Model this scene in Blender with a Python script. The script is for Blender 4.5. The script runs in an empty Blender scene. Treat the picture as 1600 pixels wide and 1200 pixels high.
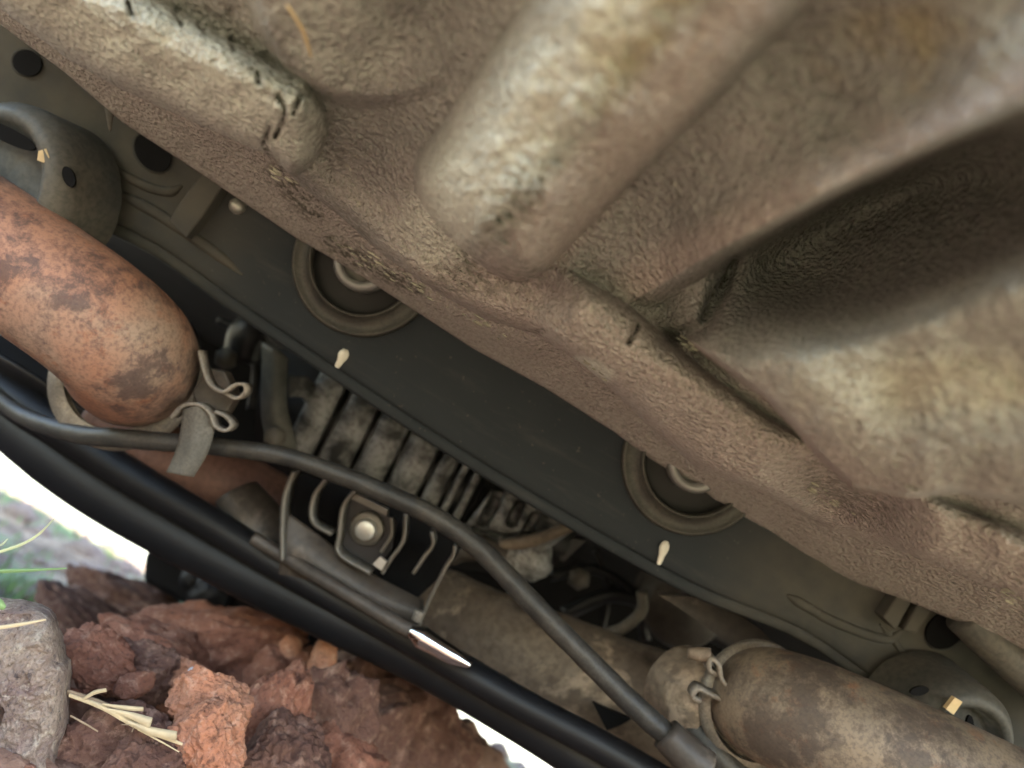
import bpy, bmesh, math, random
import numpy as np
from mathutils import Vector, Matrix

# ------------------------------------------------------------------ camera, world, sun
S = bpy.context.scene
COL = S.collection
PITCH = math.radians(21.9); ROLL = math.radians(30.4); F = 1200.0
C0 = np.array([0.0, 0.0, 0.17])
sP, cP, sT, cT = math.sin(PITCH), math.cos(PITCH), math.sin(ROLL), math.cos(ROLL)
r0 = np.array([1.0, 0, 0]); u0 = np.array([0, -sP, cP]); FW = np.array([0, cP, sP])
RT = cT*r0 + sT*u0; UP = -sT*r0 + cT*u0
cam = bpy.data.cameras.new('camera'); camo = bpy.data.objects.new('camera', cam); COL.objects.link(camo)
camo.matrix_world = Matrix(((RT[0], UP[0], -FW[0], C0[0]), (RT[1], UP[1], -FW[1], C0[1]), (RT[2], UP[2], -FW[2], C0[2]), (0, 0, 0, 1)))
cam.lens = 27; cam.sensor_width = 36; cam.clip_start = 0.005; cam.clip_end = 500
cam.dof.use_dof = True; cam.dof.focus_distance = 0.35; cam.dof.aperture_fstop = 6.3
S.camera = camo
W = bpy.data.worlds.new('World'); S.world = W; W.use_nodes = True
SUN_EL, SUN_AZ = math.radians(50), math.radians(143)      # azimuth counted from +Y towards +X
nt = W.node_tree; sky = nt.nodes.new('ShaderNodeTexSky'); sky.sky_type = 'NISHITA'; sky.sun_disc = False
sky.sun_elevation = SUN_EL; sky.sun_rotation = SUN_AZ
bg = nt.nodes['Background']; bg.inputs[1].default_value = 0.15; nt.links.new(sky.outputs[0], bg.inputs[0])
sl = bpy.data.lights.new('sun', 'SUN'); sl.energy = 3.0; sl.angle = math.radians(0.5); sl.color = (1, .98, .95)
so = bpy.data.objects.new('sun', sl); COL.objects.link(so)
sdir = Vector((math.sin(SUN_AZ)*math.cos(SUN_EL), math.cos(SUN_AZ)*math.cos(SUN_EL), math.sin(SUN_EL)))
so.rotation_euler = sdir.to_track_quat('Z', 'Y').to_euler(); so.location = sdir*6
S.view_settings.view_transform = 'Standard'; S.view_settings.look = 'None'
S.view_settings.exposure = 3.2; S.view_settings.gamma = 1
S.render.engine = 'CYCLES'
S.cycles.use_denoising = True
S.cycles.max_bounces = 6; S.cycles.diffuse_bounces = 4; S.cycles.use_adaptive_sampling = True; S.cycles.adaptive_threshold = .02

# ------------------------------------------------------------------ helpers
rng = np.random.RandomState(7); random.seed(7)
def P(px, py, d):                                   # a point at photo position (1600x1200) and depth d metres
    return C0 + d*(FW + (px-800)/F*RT - (py-600)/F*UP)
def rays(px, py):
    px = np.asarray(px, float); py = np.asarray(py, float)
    return FW + ((px-800)/F)[..., None]*RT - ((py-600)/F)[..., None]*UP
def PZ(px, py, z):                                  # the same ray met with the horizontal plane z
    r = rays(px, py); t = (z-C0[2])/r[..., 2]
    return C0 + t[..., None]*r

_perm = np.random.RandomState(3).permutation(256); _perm = np.concatenate([_perm, _perm, _perm])
_gr = np.random.RandomState(4).normal(size=(256, 3)); _gr /= np.linalg.norm(_gr, axis=1)[:, None]
def perlin(p):
    p = np.asarray(p, float); i = np.floor(p).astype(int); f = p-i; i &= 255
    u = f*f*f*(f*(f*6-15)+10); out = 0
    for dx in (0, 1):
        for dy in (0, 1):
            for dz in (0, 1):
                h = _perm[_perm[_perm[i[..., 0]+dx]+i[..., 1]+dy]+i[..., 2]+dz]
                g = _gr[h]; d = f-np.array([dx, dy, dz])
                w = (u[..., 0] if dx else 1-u[..., 0])*(u[..., 1] if dy else 1-u[..., 1])*(u[..., 2] if dz else 1-u[..., 2])
                out = out + w*(g*d).sum(-1)
    return out
def fbm(p, oct=4, gain=.5):
    s = 0; a = 1
    for k in range(oct):
        s = s+a*perlin(p*2**k+17.3*k); a *= gain
    return s
def ridged(p, oct=3):
    s = 0; a = 1
    for k in range(oct):
        s = s+a*(1-2*np.abs(perlin(p*2**k+9.1*k))); a *= .5
    return s
def ss(x, a, b):
    t = np.clip((x-a)/(b-a), 0, 1); return t*t*(3-2*t)
def polyd(px, py, pts, w=None):
    """distance to a polyline, signed (positive = on the photo-up side when drawn left to right), parameter 0..1"""
    pts = np.array(pts, float); best = None; L = np.linalg.norm(np.diff(pts[:, :2], axis=0), axis=1); T = L.sum(); acc = 0
    for k in range(len(pts)-1):
        a, b = pts[k, :2], pts[k+1, :2]; d = b-a
        t = np.clip(((px-a[0])*d[0]+(py-a[1])*d[1])/(d@d), 0, 1)
        qx, qy = px-a[0]-t*d[0], py-a[1]-t*d[1]
        dist = np.hypot(qx, qy); sg = np.where(d[0]*qy-d[1]*qx < 0, 1, -1); tt = (acc+t*L[k])/T
        if best is None: best, bs, bt = dist, sg, tt
        else:
            m = dist < best; best = np.where(m, dist, best); bs = np.where(m, sg, bs); bt = np.where(m, tt, bt)
        acc += L[k]
    return best, bs, bt

def catmull(pts, n):
    pts = np.array(pts, float); m = len(pts)
    if m == 2: return pts[0]+np.linspace(0, 1, n)[:, None]*(pts[1]-pts[0])
    ext = np.vstack([2*pts[0]-pts[1], pts, 2*pts[-1]-pts[-2]])
    u = np.linspace(0, m-1, n); k = np.minimum(u.astype(int), m-2); t = (u-k)[:, None]
    a, b, c, d = ext[k], ext[k+1], ext[k+2], ext[k+3]
    return .5*((2*b)+(-a+c)*t+(2*a-5*b+4*c-d)*t*t+(-a+3*b-3*c+d)*t**3)

ORG = {}
def empty(name, loc, label=None, cat=None, group=None):
    o = bpy.data.objects.new(name, None); COL.objects.link(o); o.location = loc; o.empty_display_size = .02
    ORG[o.name] = np.array(loc, float)
    if label: o['label'] = label; o['category'] = cat
    if group: o['group'] = group
    return o
def mesh(name, V, Fc, mat, parent=None, smooth=True, label=None, cat=None, group=None, kind=None, attrs=None, thick=0, bevel=0, sub=0, autosharp=None):
    V = np.asarray(V, float); c = (V.min(0)+V.max(0))/2 if parent is not None else np.array([(V[:, 0].min()+V[:, 0].max())/2, (V[:, 1].min()+V[:, 1].max())/2, V[:, 2].min()])
    me = bpy.data.meshes.new(name); Vl = V-c
    if isinstance(Fc, np.ndarray):
        me.vertices.add(len(Vl)); me.vertices.foreach_set('co', Vl.astype(np.float32).ravel())
        k = Fc.shape[1]; me.loops.add(Fc.size); me.loops.foreach_set('vertex_index', Fc.astype(np.int32).ravel())
        me.polygons.add(len(Fc)); me.polygons.foreach_set('loop_start', np.arange(0, Fc.size, k, dtype=np.int32)); me.update(calc_edges=True); me.validate()
    else: me.from_pydata([tuple(v) for v in Vl], [], [tuple(int(i) for i in f) for f in Fc]); me.update()
    if attrs:
        for kx, val in attrs.items():
            a = me.attributes.new(kx, 'FLOAT', 'POINT'); a.data.foreach_set('value', np.asarray(val, np.float32).ravel())
    me.materials.append(mat)
    if smooth: me.polygons.foreach_set('use_smooth', [True]*len(me.polygons))
    o = bpy.data.objects.new(name, me); COL.objects.link(o)
    ORG[o.name] = c
    if parent is not None: o.parent = parent; o.location = c-ORG[parent.name]
    else: o.location = c
    if label: o['label'] = label
    if cat: o['category'] = cat
    if group: o['group'] = group
    if kind: o['kind'] = kind
    if thick: m = o.modifiers.new('thick', 'SOLIDIFY'); m.thickness = thick; m.offset = 0
    if bevel: m = o.modifiers.new('bevel', 'BEVEL'); m.width = bevel; m.segments = 2; m.limit_method = 'ANGLE'; m.angle_limit = .7
    if sub: m = o.modifiers.new('sub', 'SUBSURF'); m.levels = m.render_levels = sub
    return o
def gridf(nr, nc, wrap=False):
    r, c = np.meshgrid(np.arange(nr-1), np.arange(nc if wrap else nc-1), indexing='ij'); c2 = (c+1) % nc
    return np.stack([r*nc+c, r*nc+c2, (r+1)*nc+c2, (r+1)*nc+c], -1).reshape(-1, 4)
def loft(rows, nu, nv):
    """smooth grid through control rows; nu samples across the rows, nv along each row"""
    R = np.array([catmull(r, nv) for r in rows]); out = np.array([catmull(R[:, j], nu) for j in range(nv)]).transpose(1, 0, 2)
    return out.reshape(-1, 3), gridf(nu, nv)
def tube(pts, rad, seg=20, n=60, caps=True, smoothp=True, flat=1.0, rough=0, rscale=60):
    pts = np.array(pts, float); Q = catmull(pts, n) if smoothp else pts; n = len(Q)
    rad = np.atleast_1d(rad).astype(float); R = np.interp(np.linspace(0, 1, n), np.linspace(0, 1, len(rad)), rad) if len(rad) > 1 else np.full(n, rad[0])
    T = np.gradient(Q, axis=0); T /= np.linalg.norm(T, axis=1)[:, None]
    nrm = np.cross(T[0], [0.3, 0.2, 1.0]); nrm /= np.linalg.norm(nrm); V = []
    an = np.linspace(0, 2*math.pi, seg, endpoint=False)
    for k in range(n):
        nrm = nrm-T[k]*(nrm@T[k]); nrm /= np.linalg.norm(nrm); b = np.cross(T[k], nrm)
        V.append(Q[k]+R[k]*(np.cos(an)[:, None]*nrm*flat+np.sin(an)[:, None]*b))
    V = np.vstack(V)
    if rough:
        cen = np.repeat(Q, seg, 0); d = V-cen; V = V+d*(fbm(V*rscale, 3)*rough)[:, None]
    Fc = gridf(n, seg, True).tolist()
    if caps: Fc.append(list(range(seg))[::-1]); Fc.append(list(range((n-1)*seg, n*seg)))
    return V, Fc
def lathe(prof, c, ax, seg=48):
    """profile of (radius, height along ax)"""
    ax = np.array(ax, float); ax /= np.linalg.norm(ax); a = np.cross(ax, [0.1, .3, .9]); a /= np.linalg.norm(a); b = np.cross(ax, a)
    an = np.linspace(0, 2*math.pi, seg, endpoint=False)
    V = np.vstack([c+ax*h+r*(np.cos(an)[:, None]*a+np.sin(an)[:, None]*b) for r, h in prof])
    return V, gridf(len(prof), seg, True)
def prism(pts, back):
    """closed outline given as 3D points, extruded by the vector back"""
    n = len(pts); V = list(pts)+[np.array(p)+back for p in pts]
    Fc = [list(range(n)), list(range(2*n-1, n-1, -1))]+[[i, (i+n), (i+1) % n+n, (i+1) % n] for i in range(n)]
    return np.array(V), Fc
def join(*ms):
    V, Fc, o = [], [], 0
    for v, f in ms:
        V.append(np.asarray(v)); Fc += [[int(i)+o for i in q] for q in (f.tolist() if isinstance(f, np.ndarray) else f)]; o += len(v)
    return np.vstack(V), Fc
def ico(lv):
    bm = bmesh.new(); bmesh.ops.create_icosphere(bm, subdivisions=lv, radius=1)
    V = np.array([v.co[:] for v in bm.verts]); Fc = np.array([[v.index for v in f.verts] for f in bm.faces]); bm.free(); return V, Fc
ICO = {k: ico(k) for k in (2, 3, 4, 5, 6)}

# ------------------------------------------------------------------ materials
class M:
    def __init__(s, name, rough=.6, metal=0, spec=.5):
        s.m = bpy.data.materials.new(name); s.m.use_nodes = True; s.t = s.m.node_tree; s.b = s.t.nodes['Principled BSDF']
        s.b.inputs['Roughness'].default_value = rough; s.b.inputs['Metallic'].default_value = metal; s.b.inputs['Specular IOR Level'].default_value = spec
        s.co = s.t.nodes.new('ShaderNodeNewGeometry').outputs['Position']
    def L(s, a, b): s.t.links.new(a, b)
    def noise(s, sc, det=4, r=.55, dist=0, vec=None):
        n = s.t.nodes.new('ShaderNodeTexNoise'); n.inputs['Scale'].default_value = sc; n.inputs['Detail'].default_value = det; n.inputs['Roughness'].default_value = r; n.inputs['Distortion'].default_value = dist
        s.L(vec or s.co, n.inputs['Vector']); return n.outputs['Fac']
    def voro(s, sc, feat='F1', vec=None):
        n = s.t.nodes.new('ShaderNodeTexVoronoi'); n.inputs['Scale'].default_value = sc; n.feature = feat; s.L(vec or s.co, n.inputs['Vector']); return n.outputs['Distance']
    def ramp(s, fac, stops, interp='LINEAR'):
        n = s.t.nodes.new('ShaderNodeValToRGB'); n.color_ramp.interpolation = interp; e = n.color_ramp.elements
        while len(e) < len(stops): e.new(.5)
        for k, (p, c) in enumerate(stops):
            e[k].position = p; e[k].color = (*(c if isinstance(c, tuple) else (c, c, c)), 1)
        s.L(fac, n.inputs[0]); return n.outputs[0]
    def mix(s, f, a, b, mode='MIX'):
        n = s.t.nodes.new('ShaderNodeMix'); n.data_type = 'RGBA'; n.blend_type = mode
        for i, v in ((0, f), (6, a), (7, b)):
            if isinstance(v, (int, float)): n.inputs[i].default_value = v
            elif isinstance(v, tuple): n.inputs[i].default_value = (*v, 1)
            else: s.L(v, n.inputs[i])
        return n.outputs[2]
    def math(s, op, a, b=0, clamp=False):
        n = s.t.nodes.new('ShaderNodeMath'); n.operation = op; n.use_clamp = clamp
        for i, v in ((0, a), (1, b)):
            if isinstance(v, (int, float)): n.inputs[i].default_value = v
            else: s.L(v, n.inputs[i])
        return n.outputs[0]
    def attr(s, nm):
        n = s.t.nodes.new('ShaderNodeAttribute'); n.attribute_name = nm; return n.outputs['Fac']
    def col(s, v):
        if isinstance(v, tuple): s.b.inputs['Base Color'].default_value = (*v, 1)
        else: s.L(v, s.b.inputs['Base Color'])
        return s
    def rough(s, v): s.L(v, s.b.inputs['Roughness']); return s
    def bump(s, h, st=.5, dist=.001):
        n = s.t.nodes.new('ShaderNodeBump'); n.inputs['Strength'].default_value = st; n.inputs['Distance'].default_value = dist; s.L(h, n.inputs['Height'])
        if s.b.inputs['Normal'].links: s.L(s.b.inputs['Normal'].links[0].from_socket, n.inputs['Normal'])
        s.L(n.outputs[0], s.b.inputs['Normal']); return s

def undercoat(name):
    m = M(name, .85, 0, .25)
    n1 = m.noise(35, 5, .6); n2 = m.noise(260, 4, .65); n3 = m.noise(900, 3, .6)
    base = m.mix(m.ramp(n1, [(.35, 0.0), (.65, 1.0)]), (.27, .27, .262), (.36, .355, .34))
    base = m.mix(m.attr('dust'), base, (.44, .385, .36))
    base = m.mix(m.attr('pale'), base, (.60, .61, .56))
    base = m.mix(m.math('MULTIPLY', m.attr('yellow'), m.ramp(m.noise(60, 3), [(.4, 0.0), (.6, 1.0)])), base, (.42, .33, .14))
    base = m.mix(m.math('MULTIPLY', m.attr('grit'), m.ramp(n2, [(.45, 0.0), (.56, 1.0)])), base, (.06, .055, .045))
    base = m.mix(m.ramp(n3, [(.3, .35), (.6, 0.0)]), base, (.12, .11, .085))
    base = m.mix(m.ramp(n2, [(.62, 0.0), (.72, .5)]), base, (.50, .48, .38))
    n5 = m.noise(430, 3, .55); base = m.mix(m.ramp(n5, [(.36, .4), (.50, 0.0)]), base, (.15, .14, .13)); base = m.mix(m.ramp(n5, [(.58, 0.0), (.72, .4)]), base, (.52, .50, .46))
    m.col(base)
    m.bump(m.math('ADD', m.math('MULTIPLY', m.voro(560, 'SMOOTH_F1'), -.55), m.math('ADD', m.math('MULTIPLY', n5, .6), m.math('MULTIPLY', n3, .4))), 1.0, .0045)
    return m.m
def dusty(name, dark, dust, amt=.5, sc=30, rough=.55, metal=0.0):
    m = M(name, rough, metal, .4); n = m.noise(sc, 5, .6); n2 = m.noise(sc*12, 4, .6)
    f = m.ramp(n, [(.5-.3*amt, 0.0), (.85-.3*amt, 1.0)])
    c = m.mix(m.math('MULTIPLY', f, amt), dark, dust); c = m.mix(m.ramp(n2, [(.35, .5), (.6, 0.0)]), c, tuple(x*.5 for x in dark))
    if 'brown_steel' in name:
        n9 = m.noise(17, 6, .7, .2); c = m.mix(m.ramp(n9, [(.57, 0.0), (.64, .75)]), c, tuple(min(1, x*1.9) for x in dust)); c = m.mix(m.ramp(n9, [(.34, .8), (.42, 0.0)]), c, (.035, .024, .018))
    n8 = m.noise(sc*30, 3, .6); c = m.mix(m.ramp(n8, [(.68, 0.0), (.74, .5)]), c, tuple(x*1.3 for x in dust))
    m.col(c); m.bump(n2, .35, .0006); return m.m
def rust(name, c1, c2, c3, dark):
    m = M(name, .6, .15, .35); n1 = m.noise(22, 3, .5, .3); n2 = m.noise(110, 8, .75, .25); n3 = m.noise(500, 4, .6); n4 = m.noise(60, 7, .75, .3)
    c = m.mix(m.ramp(n1, [(.38, 0.0), (.62, 1.0)]), c1, c2); c = m.mix(m.ramp(n4, [(.54, 0.0), (.66, .8)]), c, c3)
    blot = m.ramp(m.math('ADD', m.math('MULTIPLY', n2, .5), m.math('MULTIPLY', m.noise(24, 3), .5)), [(.475, 0.0), (.56, .85)])
    c = m.mix(m.math('MULTIPLY', blot, m.attr('soot')), c, dark)
    c = m.mix(m.math('MULTIPLY', m.attr('soot'), m.ramp(n3, [(.35, .5), (.55, 0.0)])), c, dark)
    m.col(c); m.bump(n2, .3, .0015); m.bump(n3, .3, .0004); return m.m
def plain(name, c, rough=.5, metal=0.0, spec=.5, bump=.2, sc=300, var=.35):
    m = M(name, rough, metal, spec); n = m.noise(sc*.12, 4); k = m.ramp(n, [(.3, 1-var), (.7, 1.0)])
    m.col(m.mix(1.0, c, k, 'MULTIPLY')); m.bump(m.noise(sc, 4), bump, .0006); return m.m
def earth(name, a, b, c, dark=(.05, .025, .018), sc=1.0, rough=.95):
    m = M(name, rough, 0, .15); n1 = m.noise(25*sc, 5, .65); n2 = m.noise(120*sc, 5, .7, .4); n3 = m.noise(500*sc, 4, .65)
    k = m.mix(m.ramp(n1, [(.38, 0.0), (.62, 1.0)]), a, b); k = m.mix(m.ramp(n2, [(.52, 0.0), (.68, .9)]), k, c)
    k = m.mix(m.ramp(n2, [(.28, .9), (.42, 0.0)]), k, dark); k = m.mix(m.ramp(n3, [(.3, .6), (.5, 0.0)]), k, dark)
    m.col(k); m.bump(n2, .8, .004); m.bump(n3, .6, .0012); return m.m

MT = {
 'coat': undercoat('undercoat'),
 'plate': dusty('subframe_paint', (.060, .064, .062), (.125, .112, .09), .55, 12, .6),
 'plate_dust': dusty('dusty_subframe', (.075, .075, .065), (.21, .18, .13), .9, 18, .7),
 'cup': dusty('dusty_cup_metal', (.036, .040, .041), (.095, .085, .07), .8, 25, .6),
 'ring': dusty('bushing_sleeve_metal', (.028, .029, .028), (.070, .065, .054), .8, 60, .5, .3),
 'rubber': plain('black_rubber', (.014, .014, .014), .7, 0, .3),
 'bolt': plain('zinc_bolt', (.48, .47, .43), .38, .6),
 'paintmark': plain('white_paint', (.80, .78, .68), .5, 0, .5, .2),
 'rust_l': rust('orange_rust', (.31, .155, .10), (.28, .195, .145), (.26, .105, .058), (.055, .036, .036)),
 'rust_r': rust('brown_rust', (.165, .13, .097), (.235, .18, .13), (.21, .11, .065), (.05, .038, .034)),
 'redpipe': dusty('red_pipe_paint', (.10, .048, .035), (.18, .095, .07), .8, 20, .6),
 'brown': dusty('dusty_brown_steel', (.085, .062, .046), (.20, .155, .115), .85, 16, .65),
 'browndark': dusty('dark_brown_steel', (.030, .025, .021), (.065, .052, .042), .8, 14, .55),
 'alu': None, 'hose': dusty('black_hose_rubber', (.014, .014, .014), (.060, .053, .044), .7, 50, .5),
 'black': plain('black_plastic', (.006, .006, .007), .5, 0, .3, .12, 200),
 'void': plain('void_black', (.006, .006, .007), .8, 0, .1),  # near-black that also stands in for shade in holes, gaps and cavities
 'clip': dusty('spring_steel', (.11, .098, .085), (.27, .235, .195), .9, 60, .5, .3),
 'strap': dusty('grey_strap', (.07, .065, .055), (.13, .115, .095), .7, 60, .7),
 'darksteel': plain('dark_bracket_steel', (.03, .03, .032), .4, .5),
 'edge': plain('worn_bracket_steel', (.13, .12, .105), .45, .5),
 'dull': plain('dull_grey_steel', (.24, .24, .235), .45, .5),
 'shiny': plain('polished_steel', (.75, .77, .78), .12, 1.0, .5, .05, 100, .1),
 'flake': plain('undercoat_flake', (.36, .35, .28), .85, 0, .2, .8, 900, .6),
 'body': plain('car_body_dark', (.03, .03, .032), .6),
 'soil': None,
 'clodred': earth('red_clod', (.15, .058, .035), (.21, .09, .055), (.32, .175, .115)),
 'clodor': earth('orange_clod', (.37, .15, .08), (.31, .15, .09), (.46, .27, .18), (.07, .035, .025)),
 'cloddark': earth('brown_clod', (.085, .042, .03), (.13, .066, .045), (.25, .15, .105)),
 'rock': earth('grey_brown_rock', (.20, .135, .11), (.30, .225, .165), (.44, .36, .27), (.04, .033, .036), 1.5),
 'pale': earth('pale_stone', (.42, .40, .40), (.52, .48, .45), (.62, .60, .58), (.2, .17, .15)),
 'straw': plain('dry_straw', (.62, .47, .27), .7, 0, .3, .6, 600, .4),
 'strawd': plain('brown_straw', (.33, .23, .14), .8, 0, .3, .6, 600),
 'grass': plain('green_grass', (.19, .28, .10), .5, 0, .4, .3, 300),
 'grassdry': plain('dry_grass', (.52, .50, .26), .6, 0, .3, .3, 300),
}
_a = M('ground_soil', .95, 0, .15); _n1 = _a.noise(25, 5, .65); _n2 = _a.noise(120, 5, .7, .4); _n3 = _a.noise(3, 5, .6)
_r = _a.mix(_a.ramp(_n1, [(.38, 0.0), (.62, 1.0)]), (.17, .095, .065), (.25, .155, .11)); _r = _a.mix(_a.ramp(_n2, [(.28, .9), (.42, 0.0)]), _r, (.05, .028, .02))
_n4 = _a.noise(14, 5, .7); _o = _a.mix(_a.ramp(_n3, [(.45, 0.0), (.60, 1.0)]), (.36, .255, .16), (.14, .21, .07)); _o = _a.mix(_a.ramp(_n4, [(.50, 0.0), (.60, .8)]), _o, (.14, .085, .055)); _o = _a.mix(_a.ramp(_n4, [(.30, .7), (.42, 0.0)]), _o, (.50, .42, .33)); _o = _a.mix(_a.ramp(_n2, [(.35, .7), (.55, 0.0)]), _o, (.10, .09, .06))
_a.col(_a.mix(_a.attr('verge'), _r, _o)); _a.bump(_n2, .8, .004); MT['soil'] = _a.m
_a = M('cast_aluminium', .55, .35, .5); _n = _a.noise(38, 5, .6, .3); _n2 = _a.noise(300, 4, .6)
_c = _a.mix(_a.ramp(_n, [(.42, 0.0), (.60, 1.0)]), (.026, .027, .028), (.27, .27, .27)); _c = _a.mix(_a.ramp(_n2, [(.3, .8), (.5, 0.0)]), _c, (.05, .045, .04))
_a.col(_c); _a.bump(_n2, .5, .0012); MT['alu'] = _a.m

# ------------------------------------------------------------------ ground, soil pile
def ground_h(x, y):
    h = -.005+.018*fbm(np.stack([x*3, y*3, 0*x], -1), 3)
    r = np.hypot((x+.19)/.26, (y-.46)/.20); h = h+.055*np.exp(-r**2)          # soil pile under the car
    r = np.hypot((x-.06)/.22, (y-.62)/.16); h = h+.06*np.exp(-r**2)
    p = np.stack([x*22, y*22, 0*x+3], -1); near = np.exp(-(np.hypot(x+.05, y-.5)/.7)**2)
    h = h+near*(.014*ridged(p, 3)-.01)+near*.006*fbm(p*3.1, 3)
    far = ss(y, 1.0, 2.2); h = h-.045*np.clip(np.hypot(x, y)-2.6, 0, 200)+ss(x, -.25, .15)*np.exp(-((y-1.5)/.4)**2)*.11+far*(.075+.02*fbm(np.stack([x*1.3, y*1.3, 0*x+5], -1), 4))+.012*ss(y, .9, 1.3)*fbm(np.stack([x*9, y*9, 0*x+1], -1), 3)
    return np.minimum(h, .25)
def gsheet(xs, ys, name, label):
    X, Y = np.meshgrid(xs, ys); Z = ground_h(X, Y); V = np.stack([X, Y, Z], -1).reshape(-1, 3)
    return V, gridf(len(ys), len(xs))
def axis(lo, a, b, hi, st, n):
    l = a-np.geomspace(st, a-lo, n)[::-1]; r = b+np.geomspace(st, hi-b, n); return np.concatenate([l, np.arange(a, b, st), r])
V, Fc = gsheet(axis(-150, -1.0, .8, 150, .0055, 60), axis(-120, -.1, 1.7, 200, .0055, 60), 'ground', '')
vg = np.clip(np.maximum(ss(V[:, 1], 1.0, 1.25), np.maximum(ss(-V[:, 1], -.12, .1), ss(np.abs(V[:, 0]), .7, 1.0))), 0, 1)
g = mesh('ground', V, Fc, MT['soil'], attrs={'verge': vg}, kind='structure', label='reddish brown bare soil under and beyond the car')

# ------------------------------------------------------------------ the car: one thing
car = empty('car', (0.2, 0.2, 0.0), 'car seen from below with muddy undercoated floor, dark subframe and rusty exhaust pipes', 'car')
ZP = C0[2]+.147
cA = np.array([.8625, .506]); cV = np.array([.506, -.8625])
E0 = [(-500, -290), (-200, -98), (0, 38), (100, 112), (190, 190), (330, 282), (460, 370), (560, 428), (640, 480), (740, 545), (850, 605), (960, 675), (1080, 765), (1200, 850), (1320, 905), (1420, 940), (1600, 1015), (1800, 1110), (2100, 1250)]
E1 = [(-500, -320), (-200, -115), (0, 12), (60, 58), (110, 95), (180, 135), (300, 190), (430, 248), (470, 290), (540, 345), (600, 400), (680, 455), (760, 500), (840, 522), (905, 565), (960, 612), (1010, 662), (1090, 733), (1170, 760), (1230, 790), (1300, 830), (1380, 850), (1480, 890), (1600, 940), (1800, 1030), (2100, 1180)]
def av(pts):
    q = np.array(pts, float)-[800, 600]; return q@cA, q@cV
def px_of(a, v): return 800+a*cA[0]+v*cV[0], 600+a*cA[1]+v*cV[1]
RIDGE_B = [(1015, 455), (1080, 415), (1150, 375), (1300, 292), (1480, 205), (1700, 95), (1900, 0)]
BELLY = [(985, 500), (1050, 522), (1085, 545), (1130, 575), (1200, 625), (1260, 692), (1330, 762), (1420, 778), (1500, 770), (1600, 788), (1800, 830), (2100, 900)]
def relief(x, y):
    n1 = fbm(np.stack([x/120, y/120, 0*x], -1), 4)
    D = .0035*n1
    # rounded rail at upper left
    d, s, t = polyd(x, y, [(-500, -370), (-100, -115), (60, 5), (250, 100), (430, 198)])
    w = 108-26*t; D = D+.021*np.clip(1-(d/w)**2.6, 0, 1)**.6*ss(t, -.1, .05)
    # mound beside it
    d = np.hypot((x-580)/192, (y+20)/190); D = D+.014*ss(d, 1.02, .88)*ss(x, 760, 430)
    d, s, t = polyd(x, y, [(900, -320), (640, 60), (560, 250), (520, 300)]); D = D-.010*np.exp(-(d/90)**2)
    # ridge A, ending in a rounded nose
    ux, uy = -.646, .763; u = (x-800)*ux+(y-345)*uy; v = (x-800)*uy-(y-345)*ux          # u beyond the nose, v to the right
    k = np.clip(-u/400, 0, 1.3); q = np.where(v > 0, v/(92+34*k), -v/(178+40*k))
    q = (np.clip(q, 0, 9)**2.6+(np.clip(u, 0, 999)/84)**2.6)**(1/2.6)
    D = D+.030*np.where(v > 0, np.clip(1-q**3, 0, 1)**.6, np.clip(1-q**2.8, 0, 1)**.55)*(1-.10*k)
    # dish between the ridges
    d = np.hypot((x-1290)/330, (y-150)/260); D = D-.018*np.exp(-d**2*1.3)
    d = np.hypot((x-985)/120, (y-330)/160); D = D-.010*np.exp(-d**2)
    # ridge B: slow rise, crest, steep drop to a deep hollow
    d, s, t = polyd(x, y, RIDGE_B); sd = d*s
    D = D+np.where(sd > 0, .030*np.exp(-(d/105)**1.25), .030*np.exp(-(d/24)**2))*ss(t, -.02, .35)
    below = ss(-sd, -2, 60)*ss(t, .10, .30)
    h = np.hypot(((x-1440)*.93+(y-356)*-.32)/360, ((x-1440)*.32+(y-356)*.93)/118); D = D-.078*ss(h, 1.45, .35)*ss(-sd, -2, 30)*np.clip(1.12+sd/230, 0, 1)
    # belly pan below the hollow, with a rolled edge over the beam
    d, s, t = polyd(x, y, BELLY); sd = d*s
    D = D+.026*ss(sd, -3, 9)*ss(x, 1010, 1130)*ss(h, .45, 1.3)*ss(y, 300, 400)*ss(-polyd(x, y, RIDGE_B)[0]*polyd(x, y, RIDGE_B)[1], -5, 40)
    D = D+.010*np.exp(-((sd-60)/80)**2)*ss(x, 1100, 1250)*ss(y, 400, 480)
    # crease at the end of the belly
    d, s, t = polyd(x, y, [(1148, 405), (1120, 470), (1098, 512), (1050, 526)]); D = D-.009*np.exp(-(d/13)**2)
    # beam along the lower edge
    d, s, t = polyd(x, y, [(830, 470), (950, 545), (1060, 640), (1160, 715), (1290, 790)]); D = D+.018*np.clip(1-(d/74)**3, 0, 1)**.6*ss(t, 1.0, .75)*ss(t, .0, .14)
    d, s, t = polyd(x, y, [(1360, 800), (1480, 850), (1620, 905), (1900, 1000)]); D = D+.015*np.clip(1-(d/60)**3, 0, 1)**.6*ss(t, 0, .2)
    d = np.hypot((x-1310)/60, (y-790)/45); D = D-.008*np.exp(-d**2)
    # shelf between ridge A's nose and the edge
    d, s, t = polyd(x, y, [(470, 265), (560, 340), (640, 425), (740, 470), (840, 500)]); D = D+.006*np.exp(-(d/34)**2)
    d = np.hypot((x-440)/26, (y-278)/20); D = D+.008*np.exp(-d**2)
    # cracks in the coating
    for c in CRACKS: D = D-.0028*np.exp(-(polyd(x, y, c)[0]/3.6)**2)
    return D
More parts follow.
